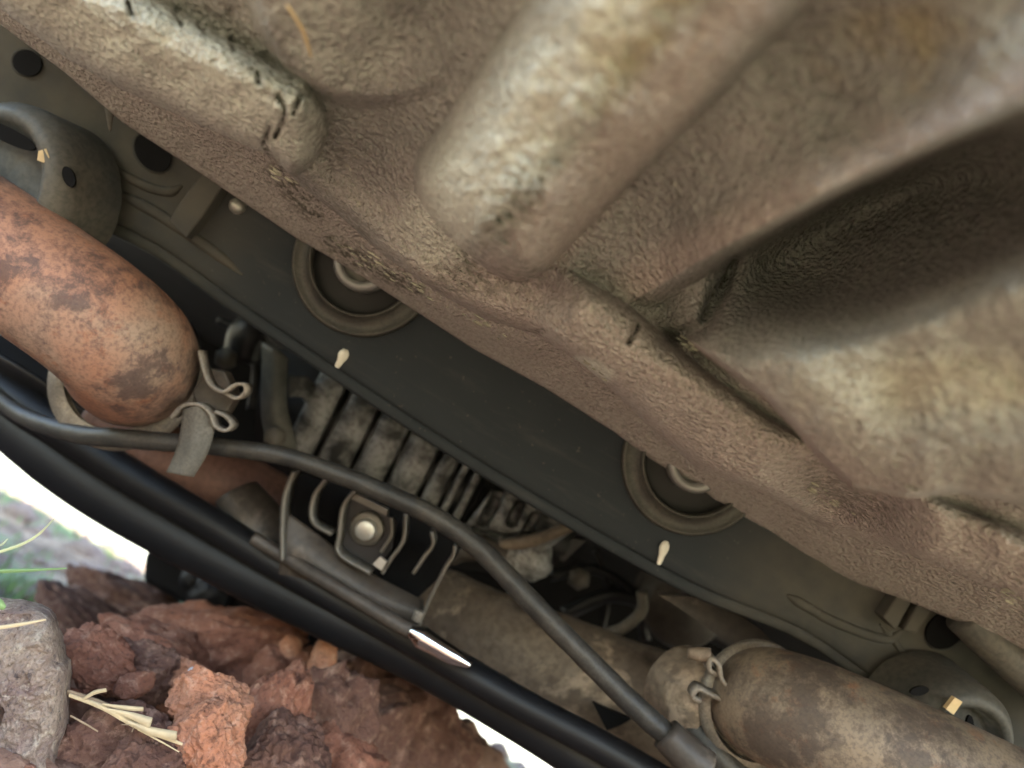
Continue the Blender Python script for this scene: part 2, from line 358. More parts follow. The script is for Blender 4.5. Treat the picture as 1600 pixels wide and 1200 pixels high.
CRACKS = [[(996, 510), (990, 524), (982, 536)], [(1150, 402), (1138, 425), (1122, 448)], [(1112, 462), (1098, 498)], [(200, 5), (206, 22)], [(275, 18), (283, 38)], [(310, 38), (322, 52)], [(360, 62), (366, 80)], [(402, 115), (404, 130)],
          [(434, 150), (446, 168), (442, 190), (430, 214)], [(470, 150), (458, 178)], [(420, 200), (412, 225), (424, 248)], [(740, 540), (800, 522), (848, 518)]]
def masks(x, y):
    n = fbm(np.stack([x/40, y/40, 0*x+2], -1), 4); nn = fbm(np.stack([x/140, y/140, 0*x+7], -1), 3)
    d, s, t = polyd(x, y, [(-100, -130), (60, -20), (250, 90), (430, 185)]); pale = .75*ss(d, 100, 30)
    d = np.hypot((x-460)/52, (y-200)/58); pale = np.maximum(pale, .8*ss(d, 1.1, .8))
    d = np.hypot((x-540)/110, (y-60)/90); pale = np.maximum(pale, .5*ss(d, 1.1, .5))
    d, s, t = polyd(x, y, [(1080, -120), (960, 20), (830, 190), (700, 345)]); pale = np.maximum(pale, .9*ss(d, 125-30*t, 30))
    d = np.hypot((x-1400)/260, (y-610)/75); pale = np.maximum(pale, .5*ss(d, 1.2, .3))
    pale = np.clip(pale+.5*n*pale, 0, 1)
    d1, s1, t1 = polyd(x, y, [(1230, -90), (1120, 45), (960, 238), (845, 372)]); dust = 1.0*ss(d1, 70, 30)  # partly dust, partly warm ground bounce painted pink on ridge A's right face
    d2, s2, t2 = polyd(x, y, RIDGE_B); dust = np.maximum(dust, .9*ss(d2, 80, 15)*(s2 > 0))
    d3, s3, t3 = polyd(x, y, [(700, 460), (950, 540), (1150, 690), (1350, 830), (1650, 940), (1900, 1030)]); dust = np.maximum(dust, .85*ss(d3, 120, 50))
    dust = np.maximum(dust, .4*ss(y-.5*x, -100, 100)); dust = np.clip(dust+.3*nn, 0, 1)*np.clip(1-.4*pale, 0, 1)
    d = np.hypot((x-1440)/190, (y-80)/90); yel = .5*ss(d, 1.1, .5)
    d = np.hypot((x-1500)/220, (y-600)/60); yel = np.maximum(yel, .22*ss(d, 1.1, .4))
    d, s, t = polyd(x, y, [(1080, -60), (930, 120)]); yel = np.maximum(yel, .5*ss(d, 80, 20))
    grit = np.zeros_like(x)
    for c in ([(330, 0), (400, 100), (440, 150)], [(420, 60), (470, 150), (520, 240)], [(460, 300), (560, 370)], [(1270, 740), (1330, 790), (1380, 800)], [(820, 300), (740, 400)], [(830, 430), (700, 440)]):
        d, s, t = polyd(x, y, c); grit = np.maximum(grit, .5*ss(d, 40, 8))
    for c in CRACKS: grit = np.maximum(grit, ss(polyd(x, y, c)[0], 7, 2)*1.0)
    for c, w in (([(905, 566), (925, 572), (948, 584)], 11), ([(600, 428), (620, 440), (650, 455)], 8), ([(520, 392), (570, 408)], 8)): pale = np.maximum(pale, ss(polyd(x, y, c)[0], w*1.5, w*.4))
    return pale, dust, yel, grit
def floor_sheet(A, vlow, vhigh, nv, zoff, extra, edge_in, fine=1.0, curl=.012):
    vb = np.interp(A, *vlow); vt = vhigh(A, vb); s = np.linspace(0, 1, nv)**1.25
    AA = np.repeat(A[None], nv, 0); VV = vb[None]+(vt-vb)[None]*s[:, None]
    X, Y = px_of(AA, VV); D = extra(X, Y); 
    calm = ss(np.hypot(((X-1440)*.93+(Y-375)*-.32)/350, ((X-1440)*.32+(Y-375)*.93)/130), .7, 1.2); R = np.clip(1-(VV-vb[None])/edge_in, 0, 1); D = D-curl*(1-np.sqrt(np.clip(1-R**2, 0, 1)))*fine
    # wrinkled, pitted coating in real relief
    base = PZ(X, Y, ZP-zoff)
    d, s_, t = polyd(X, Y, [(1100, -60), (960, 110), (850, 250), (740, 380)]); wr = ss(d, 75, 20); wa = ss(polyd(X, Y, [(1090, -60), (985, 110), (890, 230), (790, 350), (745, 400)])[0], 62, 20)
    d, s_, t = polyd(X, Y, [(700, 430), (860, 480), (1000, 520), (1150, 640), (1400, 780)]); wr = np.maximum(wr, .6*ss(d, 80, 20))
    d, s_, t = polyd(X, Y, [(400, 60), (500, 220)]); wr = np.maximum(wr, .6*ss(d, 60, 20))
    q = base*[1, 1, 0]*430; q2 = q+.8*np.stack([perlin(q*.5+5), perlin(q*.5+11), 0*X], -1)
    D = D+fine*(.15+.85*calm)*(.00085*(.15+wr)*ridged(q2*.8, 2)*.8+.0019*wa*ridged(q2*.36, 2)+.0007*fbm(base*[1, 1, 0]*150, 4, .65)*(.7+wr*.3)+.0006*perlin(base*[1, 1, 0]*560)*(.5+perlin(base*[1, 1, 0]*40)))
    V = PZ(X, Y, ZP-zoff-D)
    # turned-up edge
    e = V[0]; lip = [e+np.array([0, .0015, .003]), e+np.array([0, .003, .012]), e+np.array([0, .004, .05])]
    V = np.concatenate([np.array(lip[::-1]), V]); X = np.concatenate([X[:1]]*3+[X]); Y = np.concatenate([Y[:1]]*3+[Y])
    return V.reshape(-1, 3), gridf(nv+3, len(A)), X.ravel(), Y.ravel()
A = np.arange(-1120, 1180, 2.2)
V, Fc, X, Y = floor_sheet(A, av(E1), lambda a, vb: np.full_like(a, 1050), 420, 0, relief, 22, 1.0, .013)
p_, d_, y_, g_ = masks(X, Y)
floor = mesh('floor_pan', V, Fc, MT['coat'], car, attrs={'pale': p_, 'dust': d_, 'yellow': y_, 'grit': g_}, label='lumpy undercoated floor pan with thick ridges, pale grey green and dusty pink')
# lower flange running along the edge of the floor
def flange_rel(x, y): return -.024+.0015*fbm(np.stack([x/90, y/90, 0*x+9], -1), 3)+.004*np.exp(-(polyd(x, y, [(600, 420), (740, 500), (830, 540)])[0]/22)**2)
V, Fc, X, Y = floor_sheet(A, av(E0), lambda a, vb: np.interp(a, *av(E1))+45, 60, 0, flange_rel, 5, .35, .004)
p_, d_, y_, g_ = masks(X, Y); d_ = .55+.25*ss(X, 200, 1000); g_ = g_*0
for c, w in (([(515, 380), (570, 410), (650, 450)], 13), ([(430, 270), (490, 330)], 16)): g_ = np.maximum(g_, .9*ss(polyd(X, Y, c)[0], w*1.6, w*.5))
mesh('floor_flange', V, Fc, MT['coat'], car, attrs={'pale': p_*0, 'dust': d_, 'yellow': y_*0, 'grit': g_}, label='smooth dusty brown sheet metal flange below the floor pan')

# flakes of coating along the edge
fl = []
for (cx, cy, sx, sy, n) in ((560, 400, 45, 16, 22), (640, 440, 40, 16, 16), (925, 572, 22, 8, 10), (1290, 775, 30, 14, 14), (440, 275, 16, 12, 12), (1570, 925, 30, 15, 14), (1080, 540, 20, 10, 10), (740, 500, 40, 14, 12)):
    for k in range(n):
        u = rng.normal(0, .6); x = cx+u*sx+rng.normal(0, 4); y = cy+u*sx*.62+rng.normal(0, sy*.35); r = rng.uniform(.0003, .0010)*rng.choice([1, 1, 1.6])
        v, f = ICO[2]; v = v*(1+.5*fbm(v*1.5+rng.rand(3)*50, 2))[:, None]*[1.6, rng.uniform(.4, 1), rng.uniform(.2, .5)]*r
        fl.append((v+PZ(x, y, ZP-.004-float(relief(np.array([x]), np.array([y]))[0])*.6), f))
V, Fc = join(*fl); mesh('undercoat_flakes', V, Fc, MT['flake'], car, kind='stuff', smooth=False)

V, Fc = tube([PZ(a, b, ZP-.004-float(relief(np.array([a*1.0]), np.array([b*1.0]))[0])) for a, b in ((448, 8), (462, 28), (476, 55), (486, 88))], [.0004, .0006, .0004], 8, 30, rough=.4, rscale=900); mesh('fibre', V, Fc, MT['straw'], floor)
# body shell above and around everything
def boxv(x0, x1, y0, y1, z0, z1):
    V = np.array([[x, y, z] for z in (z0, z1) for y in (y0, y1) for x in (x0, x1)], float)
    return V, [[0, 2, 3, 1], [4, 5, 7, 6], [0, 1, 5, 4], [1, 3, 7, 5], [3, 2, 6, 7], [2, 0, 4, 6]]
V, Fc = join(boxv(-.62, 2.3, -.10, 1.25, .42, .90), boxv(-.55, 2.2, .05, 1.15, .902, 1.42), boxv(-.60, 2.3, 1.19, 1.27, .30, .419), boxv(-.70, -.621, .55, 1.3, .36, .62))
mesh('body_shell', V, Fc, MT['body'], car, smooth=False, bevel=.01)
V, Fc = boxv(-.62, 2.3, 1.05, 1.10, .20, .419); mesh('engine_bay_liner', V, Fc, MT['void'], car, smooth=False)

# ------------------------------------------------------------------ subframe
PN = -FW                                       # the plate faces back towards the camera side, 22 degrees off vertical
dS = .455
low = [(-260, 150), (-60, 240), (60, 310), (150, 352), (250, 402), (370, 488), (555, 612), (694, 703), (862, 806), (1022, 897), (1105, 938), (1236, 990), (1330, 1050), (1400, 1110), (1560, 1210), (1760, 1330)]
upp = [(-100, -140), (60, -20), (160, 60), (260, 120), (350, 180), (470, 250), (660, 370), (800, 460), (970, 560), (1130, 650), (1210, 700), (1340, 780), (1430, 850), (1500, 900), (1680, 980), (1860, 1100)]
rows = []
for s, dd in ((0, .012), (.005, .002), (.010, .001), (.045, .001), (.049, .002), (.053, .009), (.072, .009), (.076, .001), (.080, 0), (.12, 0), (.3, 0), (.6, 0), (1, 0)):
    row = []
    for (a, b) in zip(low, upp):
        k = .001*math.sin(a[0]/90); row.append(P(a[0]+(b[0]-a[0])*s, a[1]+(b[1]-a[1])*s, dS+dd+k*(s > .2)))
    rows.append(row)
R = np.array([catmull(r, 160) for r in rows]); V = R.reshape(-1, 3)
X = np.repeat([np.interp(np.linspace(0, 15, 160), range(16), [a[0] for a in low])], len(rows), 0).ravel()
mp = M('subframe_steel', .8, 0, .15); n = mp.noise(14, 5, .6); n2 = mp.noise(220, 4, .6)
c = mp.mix(mp.ramp(n, [(.35, 0.0), (.7, .5)]), (.022, .0265, .031), (.030, .035, .039)); st_ = mp.t.nodes.new('ShaderNodeMapping'); st_.inputs['Scale'].default_value = (14, 90, 90); mp.L(mp.co, st_.inputs['Vector']); sn = mp.noise(1, 6, .7, .4, st_.outputs[0]); c = mp.mix(mp.ramp(sn, [(.52, 0.0), (.72, .3)]), c, (.07, .07, .068)); c = mp.mix(mp.ramp(mp.noise(330, 2, .5), [(.70, 0.0), (.75, .4)]), c, (.10, .095, .085)); c = mp.mix(mp.math('MULTIPLY', mp.attr('dust'), mp.ramp(mp.noise(40, 4), [(.3, .45), (.65, 1.0)])), c, (.078, .072, .061))
mp.col(c); mp.bump(n2, .3, .0005)
dustv = np.maximum(ss(X, 430, 180), ss(X, 1040, 1260))
sub = mesh('subframe', V, gridf(len(rows), 160), mp.m, car, attrs={'dust': dustv}, thick=.003, label='dark grey subframe plate, dustier towards both ends')
MPL = mp.m
def dusted(o, val=1.0):
    a = o.data.attributes.new('dust', 'FLOAT', 'POINT'); a.data.foreach_set('value', [val]*len(o.data.vertices)); return o
def capsule_ridge(pts, r, name, parent, mat, n=40, **k):
    V, Fc = tube(pts, [r*.3, r, r, r, r*.3], 12, n); return mesh(name, V, Fc, mat, parent, **k)
# raised swages and brackets on both ends of the subframe
for pts, r in (([(160, 290), (240, 330), (330, 390), (380, 430)], .0035), ([(170, 255), (215, 285), (262, 300), (285, 290)], .0028), ([(1240, 935), (1300, 970), (1380, 998), (1410, 985)], .0030), ([(1375, 975), (1400, 1005), (1420, 1038)], .0020), ([(1230, 930), (1290, 965)], .0030)):
    dusted(capsule_ridge([P(x, y, dS-.001) for x, y in pts], r, 'swage', sub, MPL))
for q in ([(262, 345), (292, 300), (325, 262), (352, 285), (318, 335), (290, 372)], [(1380, 965), (1408, 922), (1428, 935), (1400, 985)], [(1412, 985), (1440, 935), (1462, 948), (1432, 990)]):
    V, Fc = prism([P(x, y, dS-.012) for x, y in q], FW*.012); dusted(mesh('bracket', V, Fc, MPL, sub, smooth=False, bevel=.001), .9)
def hole(x, y, rx, ry, ang, d, par, nm='drain_hole'):
    an = np.linspace(0, 2*math.pi, 28, endpoint=False); ca, sa = math.cos(ang), math.sin(ang)
    rim = [P(x+rx*math.cos(a)*ca-ry*math.sin(a)*sa, y+rx*math.cos(a)*sa+ry*math.sin(a)*ca, d) for a in an]
    if par is sub:
        V, Fc = tube([C0+(q-C0)*1.004 for q in rim+rim[:1]], .0011, 8, 60, caps=False); dusted(mesh('hole_lip', V, Fc, MPL, par), .6)
    V, Fc = prism(rim, FW*.0015); return mesh(nm, V, Fc, MT['void'], par, smooth=False)
for a in ((42, 98, 23, 20, .4), (238, 238, 34, 24, .9), (1478, 985, 26, 34, .9), (1130, 690, 1, 1, 0)):
    if a[2] > 2: hole(*a, dS-.0035, sub)
V, Fc = lathe([(0, .0045), (.003, .004), (.0045, .002), (.005, -.004)], P(371, 322, dS-.003), PN, 20); mesh('plug', V, Fc, MT['bolt'], sub, label='small pale round plug')
# pair of rubber bushings
def bushing(cx, cy):
    c = P(cx, cy, dS-.001); R_ = 113/F*dS
    o = empty('bushing', c); o.parent = car; o.location = c-ORG['car']; ORG[o.name] = c
    prof = [(R_*.70, -.002), (R_*.70, .0085), (R_*.72, .0096), (R_*.745, .0086), (R_*.76, .0062), (R_*.93, .0048), (R_*.95, .0056), (R_*.985, .0054), (R_*1.0, .004), (R_*1.005, -.002)]
    V, Fc = lathe(prof, c, PN, 96); mesh('sleeve', V, Fc, MT['ring'], o)
    V, Fc = lathe([(.001, .001), (R_*.3, .001), (R_*.36, .003), (R_*.45, .0035), (R_*.6, .0015), (R_*.70, .003), (R_*.71, .001)], c, PN, 64); mesh('rubber_ring', V, Fc, MT['rubber'], o)
    V, Fc = lathe([(R_*.40, .0), (R_*.40, .010), (R_*.36, .012), (R_*.28, .012), (R_*.26, .010)], c, PN, 48); mesh('inner_tube', V, Fc, MT['dull'], o)
    V, Fc = lathe([(0, .016), (R_*.14, .016), (R_*.17, .0145), (R_*.17, .008), (R_*.265, .0075), (R_*.265, 0)], c, PN, 24); mesh('bolt', V, Fc, MT['bolt'], o)
    return o
bushing(572, 414)['label'] = 'rubber bushing at the upper left of the subframe'
bushing(1083, 722)['label'] = 'rubber bushing at the lower right of the subframe'
for q in ([(541, 546), (535, 560), (526, 574)], [(1041, 845), (1036, 862), (1029, 882)]):
    V, Fc = tube([P(x, y, dS-.0015) for x, y in q], [.0018, .0038, .0042, .0036, .0026, .0024, .0016], 14, 24, flat=.6); mesh('paint_mark', V, Fc, MT['paintmark'], sub)
# mounting cups at both ends
def cup(cx, cy, rad, d, lean, label):
    c = P(cx, cy, d); ax = PN+lean; R_ = rad/F*d; o = empty('mount_cup', c); o.parent = car; o.location = c-ORG['car']; ORG[o.name] = c; o['label'] = label
    V, Fc = lathe([(.0, .006), (R_*.35, .007), (R_*.62, .004), (R_*.70, .012), (R_*.80, .014), (R_*.90, .011), (R_*.98, .006), (R_, .0), (R_*1.0, -.03)], c, ax, 64)
    dn = fbm(V*90, 3); V = V+(ax/np.linalg.norm(ax))*(dn*.0012)[:, None]; mesh('cup_shell', V, Fc, MT['cup'], o); return o
c1 = cup(20, 290, 128, .425, np.array([-.25, 0, -.1]), 'round dusty mounting cup above the rusty pipe')
hole(107, 276, 9, 17, -.35, .405, c1, 'slot'); V, Fc = prism([P(x, y, .404) for x, y in ((60, 236), (72, 232), (77, 246), (68, 254), (58, 250))], FW*.002); mesh('clay_speck', V, Fc, MT['straw'], c1, smooth=False)
hole(10, 210, 50, 12, .45, .407, c1, 'slot')
c2 = cup(1478, 1150, 98, .425, np.array([.15, 0, -.1]), 'round dusty mounting cup at lower right')
hole(1437, 1080, 15, 7, -.2, .406, c2, 'slot'); hole(1516, 1135, 6, 17, 0, .406, c2, 'slot')
V, Fc = prism([P(x, y, .402) for x, y in ((1478, 1108), (1492, 1090), (1504, 1097), (1490, 1117))], FW*.003); mesh('clay_speck', V, Fc, MT['straw'], c2, smooth=False)
# dusty arm and grey tube beyond the right end
V, Fc = tube([P(1380, 985, .49), P(1470, 1010, .48), P(1560, 1040, .47), P(1700, 1110, .46)], [.012, .017, .016, .018], 24, 40); mesh('control_arm', V, Fc, MT['brown'], car, label='dusty rounded arm at the right end of the subframe')
V, Fc = tube([P(1505, 960, .43), P(1560, 1012, .43), P(1680, 1120, .43)], .011, 20, 20); mesh('grey_tube', V, Fc, MT['cup'], car)
V, Fc = lathe([(.0, .005), (.014, .004), (.020, .0), (.020, -.02)], P(1500, 1000, .47), PN+[.4, 0, 0], 40); mesh('strut_cap', V, Fc, MT['cup'], car)
V, Fc = prism([P(x, y, .50) for x, y in ((1030, 930), (1120, 935), (1190, 985), (1240, 1040), (1170, 1030), (1090, 970))], FW*.01); mesh('lower_gusset', V, Fc, MT['browndark'], car, smooth=False)
V, Fc = tube([P(155, 115, .42), P(170, 150, .42), P(172, 205, .42)], [.002, .004, .0005], 10, 16, flat=.5); mesh('torn_tab', V, Fc, MT['cup'], car)

# ------------------------------------------------------------------ exhaust
def pipe(name, pts, rad, mat, label, soot, n=160, seg=120):
    V, Fc = tube(pts, rad, seg, n, caps=True); o = mesh(name, V, Fc, mat, car, label=label)
    a = o.data.attributes.new('soot', 'FLOAT', 'POINT'); a.data.foreach_set('value', soot(V).astype(np.float32)); return o
dE = .43
r_ = 128/F*dE
left_pts = [P(-420, 125, .395), P(-230, 247, .40), P(-60, 357, .405), P(60, 436, .41), P(140, 492, .415), P(190, 536, .428), P(206, 562, .452), P(210, 575, .48)]
ex1 = pipe('exhaust_pipe', left_pts, [.0345, .0345, .0345, .0345, .035, .036, .0375, .037], MT['rust_l'], 'orange rusty exhaust pipe with dark blotches', lambda V: np.clip(.9-0*V[:, 0], 0, 1))
V, Fc = lathe([(.036, .0), (.046, -.001), (.048, .002), (.047, .006), (.040, .008), (.036, .008)], P(200, 590, .49), PN+[-.1, 0, .25], 80); mesh('pipe_flange', V, Fc, MT['clip'], ex1)
V, Fc = tube([P(212, 585, .475), P(230, 570, .56), P(250, 540, .66)], .032, 40, 20); mesh('pipe_neck', V, Fc, MT['browndark'], ex1)
def ribbon(pts, width, name, mat, par, n=60, th=.0012, dirv=FW):
    Q = catmull([P(*p) for p in pts], n); V = np.vstack([Q-dirv*width/2, Q+dirv*width/2]); return mesh(name, V, gridf(2, n), mat, par, thick=th)
sp1 = [(316, 548, .44), (322, 575, .438), (332, 600, .436), (352, 612, .435), (372, 601, .435), (386, 602, .435), (386, 614, .436), (372, 622, .437), (352, 612, .438)]
sp2 = [(272, 652, .44), (290, 634, .438), (315, 632, .436), (332, 645, .435), (340, 665, .435), (356, 672, .435), (366, 663, .436), (356, 650, .436), (340, 643, .437)]
for s in (sp1, sp2): ribbon(s, .010, 'spring_clip', MT['clip'], ex1, th=.0018)
V, Fc = prism([P(x, y, .45) for x, y in ((325, 575), (350, 580), (368, 620), (352, 648), (310, 640), (300, 610))], FW*.012); mesh('hanger_plate', V, Fc, MT['browndark'], ex1, smooth=False, bevel=.001)
V, Fc = loft([[P(287, 640, .437), P(284, 672, .437), P(276, 705, .436), P(262, 738, .437)], [P(312, 634, .433), P(308, 668, .433), P(300, 705, .432), P(284, 742, .433)], [P(337, 645, .437), P(334, 676, .437), P(322, 712, .436), P(302, 744, .437)]], 10, 30); mesh('strap', V, Fc, MT['strap'], car, thick=.002, label='fuzzy grey strap hanging from the pipe clamp')
right_pts = [P(1900, 1440, .39), P(1700, 1330, .39), P(1560, 1262, .395), P(1420, 1195, .40), P(1300, 1140, .41), P(1215, 1105, .425), P(1170, 1090, .45)]
ex2 = pipe('exhaust_pipe', right_pts, [.0325, .0325, .0325, .0325, .032, .032, .031, .027], MT['rust_r'], 'brown dusty exhaust pipe at lower right', lambda V: .5+.4*ss(V[:, 0], .14, .22))
V, Fc = lathe([(.030, -.004), (.0345, -.003), (.036, .001), (.0345, .005), (.031, .006)], P(1180, 1098, .447), (P(1230, 1115, .42)-P(1170, 1085, .46)), 60); mesh('pipe_flange', V, Fc, MT['clip'], ex2)
sp3 = [(1172, 1052, .43), (1150, 1062, .428), (1135, 1068, .427), (1124, 1055, .427), (1120, 1035, .427), (1108, 1026, .428), (1106, 1042, .428), (1118, 1050, .43)]
sp4 = [(1130, 1120, .43), (1125, 1092, .428), (1105, 1080, .427), (1088, 1072, .427), (1080, 1084, .427), (1092, 1092, .428)]
for s in (sp3, sp4): ribbon(s, .010, 'spring_clip', MT['clip'], ex2, th=.0022)
V, Fc = tube([P(1075, 1020, .43), P(1110, 1024, .428)], [.003, .004, .004], 14, 10); mesh('clamp_barrel', V, Fc, MT['brown'], ex2)
V, Fc = lathe([(.0, .010), (.016, .010), (.022, .004), (.024, -.004), (.024, -.03)], P(1105, 1105, .455), PN+[.5, 0, .1], 50); V = V+.0015*fbm(V*80, 3)[:, None]; mesh('pipe_collar', V, Fc, MT['brown'], ex2)
# silencer body crossing below
V, Fc = tube([P(450, 850, .64), P(600, 912, .62), P(700, 962, .60), P(800, 1010, .58), P(930, 1065, .56), P(1070, 1120, .54), P(1250, 1220, .53)], [.026, .030, .033, .035, .037, .037, .037], 48, 120, rough=.05, rscale=35)
mesh('silencer', V, Fc, MT['brown'], car, label='dusty brown exhaust silencer body behind the black hose')
V, Fc = tube([P(150, 650, .58), P(250, 715, .58), P(350, 755, .585), P(430, 800, .60), P(480, 840, .62)], [.022, .027, .028, .028, .026], 40, 60); mesh('front_pipe', V, Fc, MT['redpipe'], car, label='blurred red brown pipe behind the strap')
V, Fc = tube([P(370, 770, .56), P(400, 830, .555), P(425, 900, .56)], [.016, .024, .028], 30, 30); mesh('heat_shield', V, Fc, MT['browndark'], car)
V, Fc = prism([P(x, y, .505) for x, y in ((926, 1098), (956, 1112), (986, 1124), (968, 1134), (948, 1142), (938, 1122))], FW*.004); mesh('dark_opening', V, Fc, MT['void'], car, smooth=False)
# ------------------------------------------------------------------ gearbox
gb = empty('gearbox', P(650, 720, .62)); gb.parent = car; gb.location = ORG[gb.name]-ORG['car']; gb['label'] = 'stained cast aluminium gearbox with cooling ribs'
dG = .60
V, Fc = loft([[P(420, 540, dG+.03), P(600, 590, dG+.02), P(760, 700, dG+.02), P(920, 800, dG+.03)], [P(400, 640, dG+.01), P(560, 690, dG), P(720, 790, dG+.005), P(880, 870, dG+.02)], [P(400, 740, dG+.04), P(540, 790, dG+.03), P(690, 880, dG+.03), P(840, 900, dG+.05)]], 30, 60)
mesh('casing', V, Fc, MT['darksteel'], gb)  # darker than the ribs' aluminium, colouring in the shade behind them
fins = [(498, 640, 48, 1.0), (549, 668, 54, 1.0), (598, 697, 54, 1.0), (647, 725, 54, 1.0), (688, 748, 30, 1.0), (712, 760, 12, 1.0), (732, 770, 14, 1.0)]
for cx, cy, w, k in fins:
    hu = (.45, -.89); L_ = 75; rows = []
    for s, dd in ((-.5, .022), (-.47, .004), (-.38, 0), (.38, 0), (.47, .004), (.5, .022)):
        rows.append([P(cx+cA[0]*w*s+hu[0]*t, cy+cA[1]*w*s+hu[1]*t, dG-.010+dd+.006*abs(t/75)**3) for t in (-L_*1.1, -L_*.5, 0, L_*.5, L_)])
    R = np.array([catmull(r, 30) for r in rows]).reshape(-1, 3); R = R+FW*(.0018*fbm(R*110, 3))[:, None]
    mesh('cooling_rib', R, gridf(6, 30), MT['alu'], gb)
for x, y in ((755, 775), (765, 790)): 
    V, Fc = prism([P(x-8, y-55+30, dG-.004), P(x+2, y-50+30, dG-.004), P(x-40, y+60, dG-.004), P(x-50, y+55, dG-.004)], FW*.01); mesh('gap_shade', V, Fc, MT['void'], gb, smooth=False)  # black strips added as painted shade between the ribs
# cast pocketed end with webs
n = 90; a = np.linspace(0, 1, n); U, Vv = np.meshgrid(a, a)
cor = [(780, 745), (905, 822), (800, 900), (715, 830)]
Xp = (1-U)*(1-Vv)*cor[0][0]+U*(1-Vv)*cor[1][0]+U*Vv*cor[2][0]+(1-U)*Vv*cor[3][0]; Yp = (1-U)*(1-Vv)*cor[0][1]+U*(1-Vv)*cor[1][1]+U*Vv*cor[2][1]+(1-U)*Vv*cor[3][1]
dep = np.full_like(Xp, dG-.012)
for pts, w in (([(785, 758), (770, 790), (755, 815)], 9), ([(812, 790), (800, 815)], 8), ([(835, 808), (820, 832)], 7), ([(772, 757), (788, 762)], 6), ([(742, 785), (740, 790)], 6), ([(740, 830), (790, 840), (850, 835)], 5)):
    dep = dep+.014*ss(polyd(Xp, Yp, pts)[0], w+3, w-3)
dep = dep+.003*fbm(np.stack([Xp/14, Yp/14, 0*Xp], -1), 3)+.02*ss(np.minimum(np.minimum(U, 1-U), np.minimum(Vv, 1-Vv)), .04, 0)
mesh('pocketed_end', (C0+dep[..., None]*rays(Xp, Yp)).reshape(-1, 3), gridf(n, n), MT['alu'], gb)
V, Fc = tube([P(780, 852, dG-.02), P(830, 845, dG-.02), P(895, 822, dG-.02)], [.004, .005, .004], 12, 24); mesh('cast_web', V, Fc, MT['brown'], gb)
v, f = ICO[4]; V = v*(1+.2*fbm(v*2, 3))[:, None]*[.022, .02, .018]+P(822, 868, dG+.005); mesh('cast_boss', V, f, MT['alu'], gb)
V, Fc = tube([P(690, 868, dG-.02), P(742, 855, dG-.02), P(790, 872, dG-.02)], [.009, .010, .008], 16, 24, rough=.2); mesh('cast_boss', V, Fc, MT['browndark'], gb)
V, Fc = loft([[P(412, 535, .58), P(410, 640, .585), P(420, 690, .60)], [P(432, 545, .573), P(430, 640, .577), P(438, 700, .59)], [P(448, 560, .58), P(448, 640, .585), P(470, 710, .60)]], 12, 24); mesh('side_bracket', V, Fc, MT['plate'], gb, thick=.003)
V, Fc = lathe([(0, .006), (.007, .006), (.008, .004), (.008, -.004)], P(430, 682, .57), PN, 6); mesh('bolt', V, Fc, MT['strap'], gb, smooth=False)
V, Fc = loft([[P(450, 585, .588), P(480, 590, .59), P(500, 610, .60)], [P(450, 620, .585), P(474, 622, .588), P(482, 640, .60)]], 10, 20); mesh('casting_face', V, Fc, MT['alu'], gb, thick=.004)
# dark engine parts in the void
for pts, r in (([(340, 500), (380, 520), (400, 570), (392, 640)], .004), ([(370, 530), (420, 520), (470, 545)], .006), ([(860, 900), (930, 890), (990, 930), (1010, 1000)], .005), ([(880, 960), (960, 930), (1050, 960), (1150, 1010)], .007), ([(930, 860), (950, 920), (940, 990)], .003)):
    V, Fc = tube([P(x, y, .70) for x, y in pts], r, 12, 30); mesh('wiring_sheath', V, Fc, MT['darksteel'], car)
for x, y in ((352, 560), (1160, 1000), (905, 905), (1085, 985)):
    V, Fc = lathe([(0, .006), (.006, .006), (.008, .003), (.010, 0), (.010, -.004)], P(x, y, .66), PN, 6); mesh('nut', V, Fc, MT['strap'], car, smooth=False)
V, Fc = tube([P(1003, 925, .56), P(1002, 955, .56), P(975, 980, .57), P(950, 990, .58)], .0045, 12, 30); mesh('wire_loop', V, Fc, MT['strap'], car)
V, Fc = prism([P(x, y, .62) for x, y in ((855, 850), (880, 862), (895, 842), (915, 845), (880, 878))], FW*.01); mesh('small_tab', V, Fc, MT['darksteel'], car, smooth=False)
V, Fc = lathe([(0, .01), (.03, .008), (.036, 0), (.036, -.05)], P(1070, 950, .66), PN, 40); mesh('dark_drum', V, Fc, MT['browndark'], car)
V, Fc = tube([P(380, 560, .70), P(395, 520, .70), P(430, 540, .72), P(470, 560, .74)], [.018, .02, .02, .018], 16, 24); mesh('dark_duct', V, Fc, MT['darksteel'], car)
V, Fc = loft([[P(-60, 520, .56), P(60, 590, .56), P(160, 660, .57)], [P(-60, 640, .60), P(40, 680, .60), P(140, 740, .60)]], 10, 20); mesh('dark_side_panel', V, Fc, MT['darksteel'], car, thick=.003)

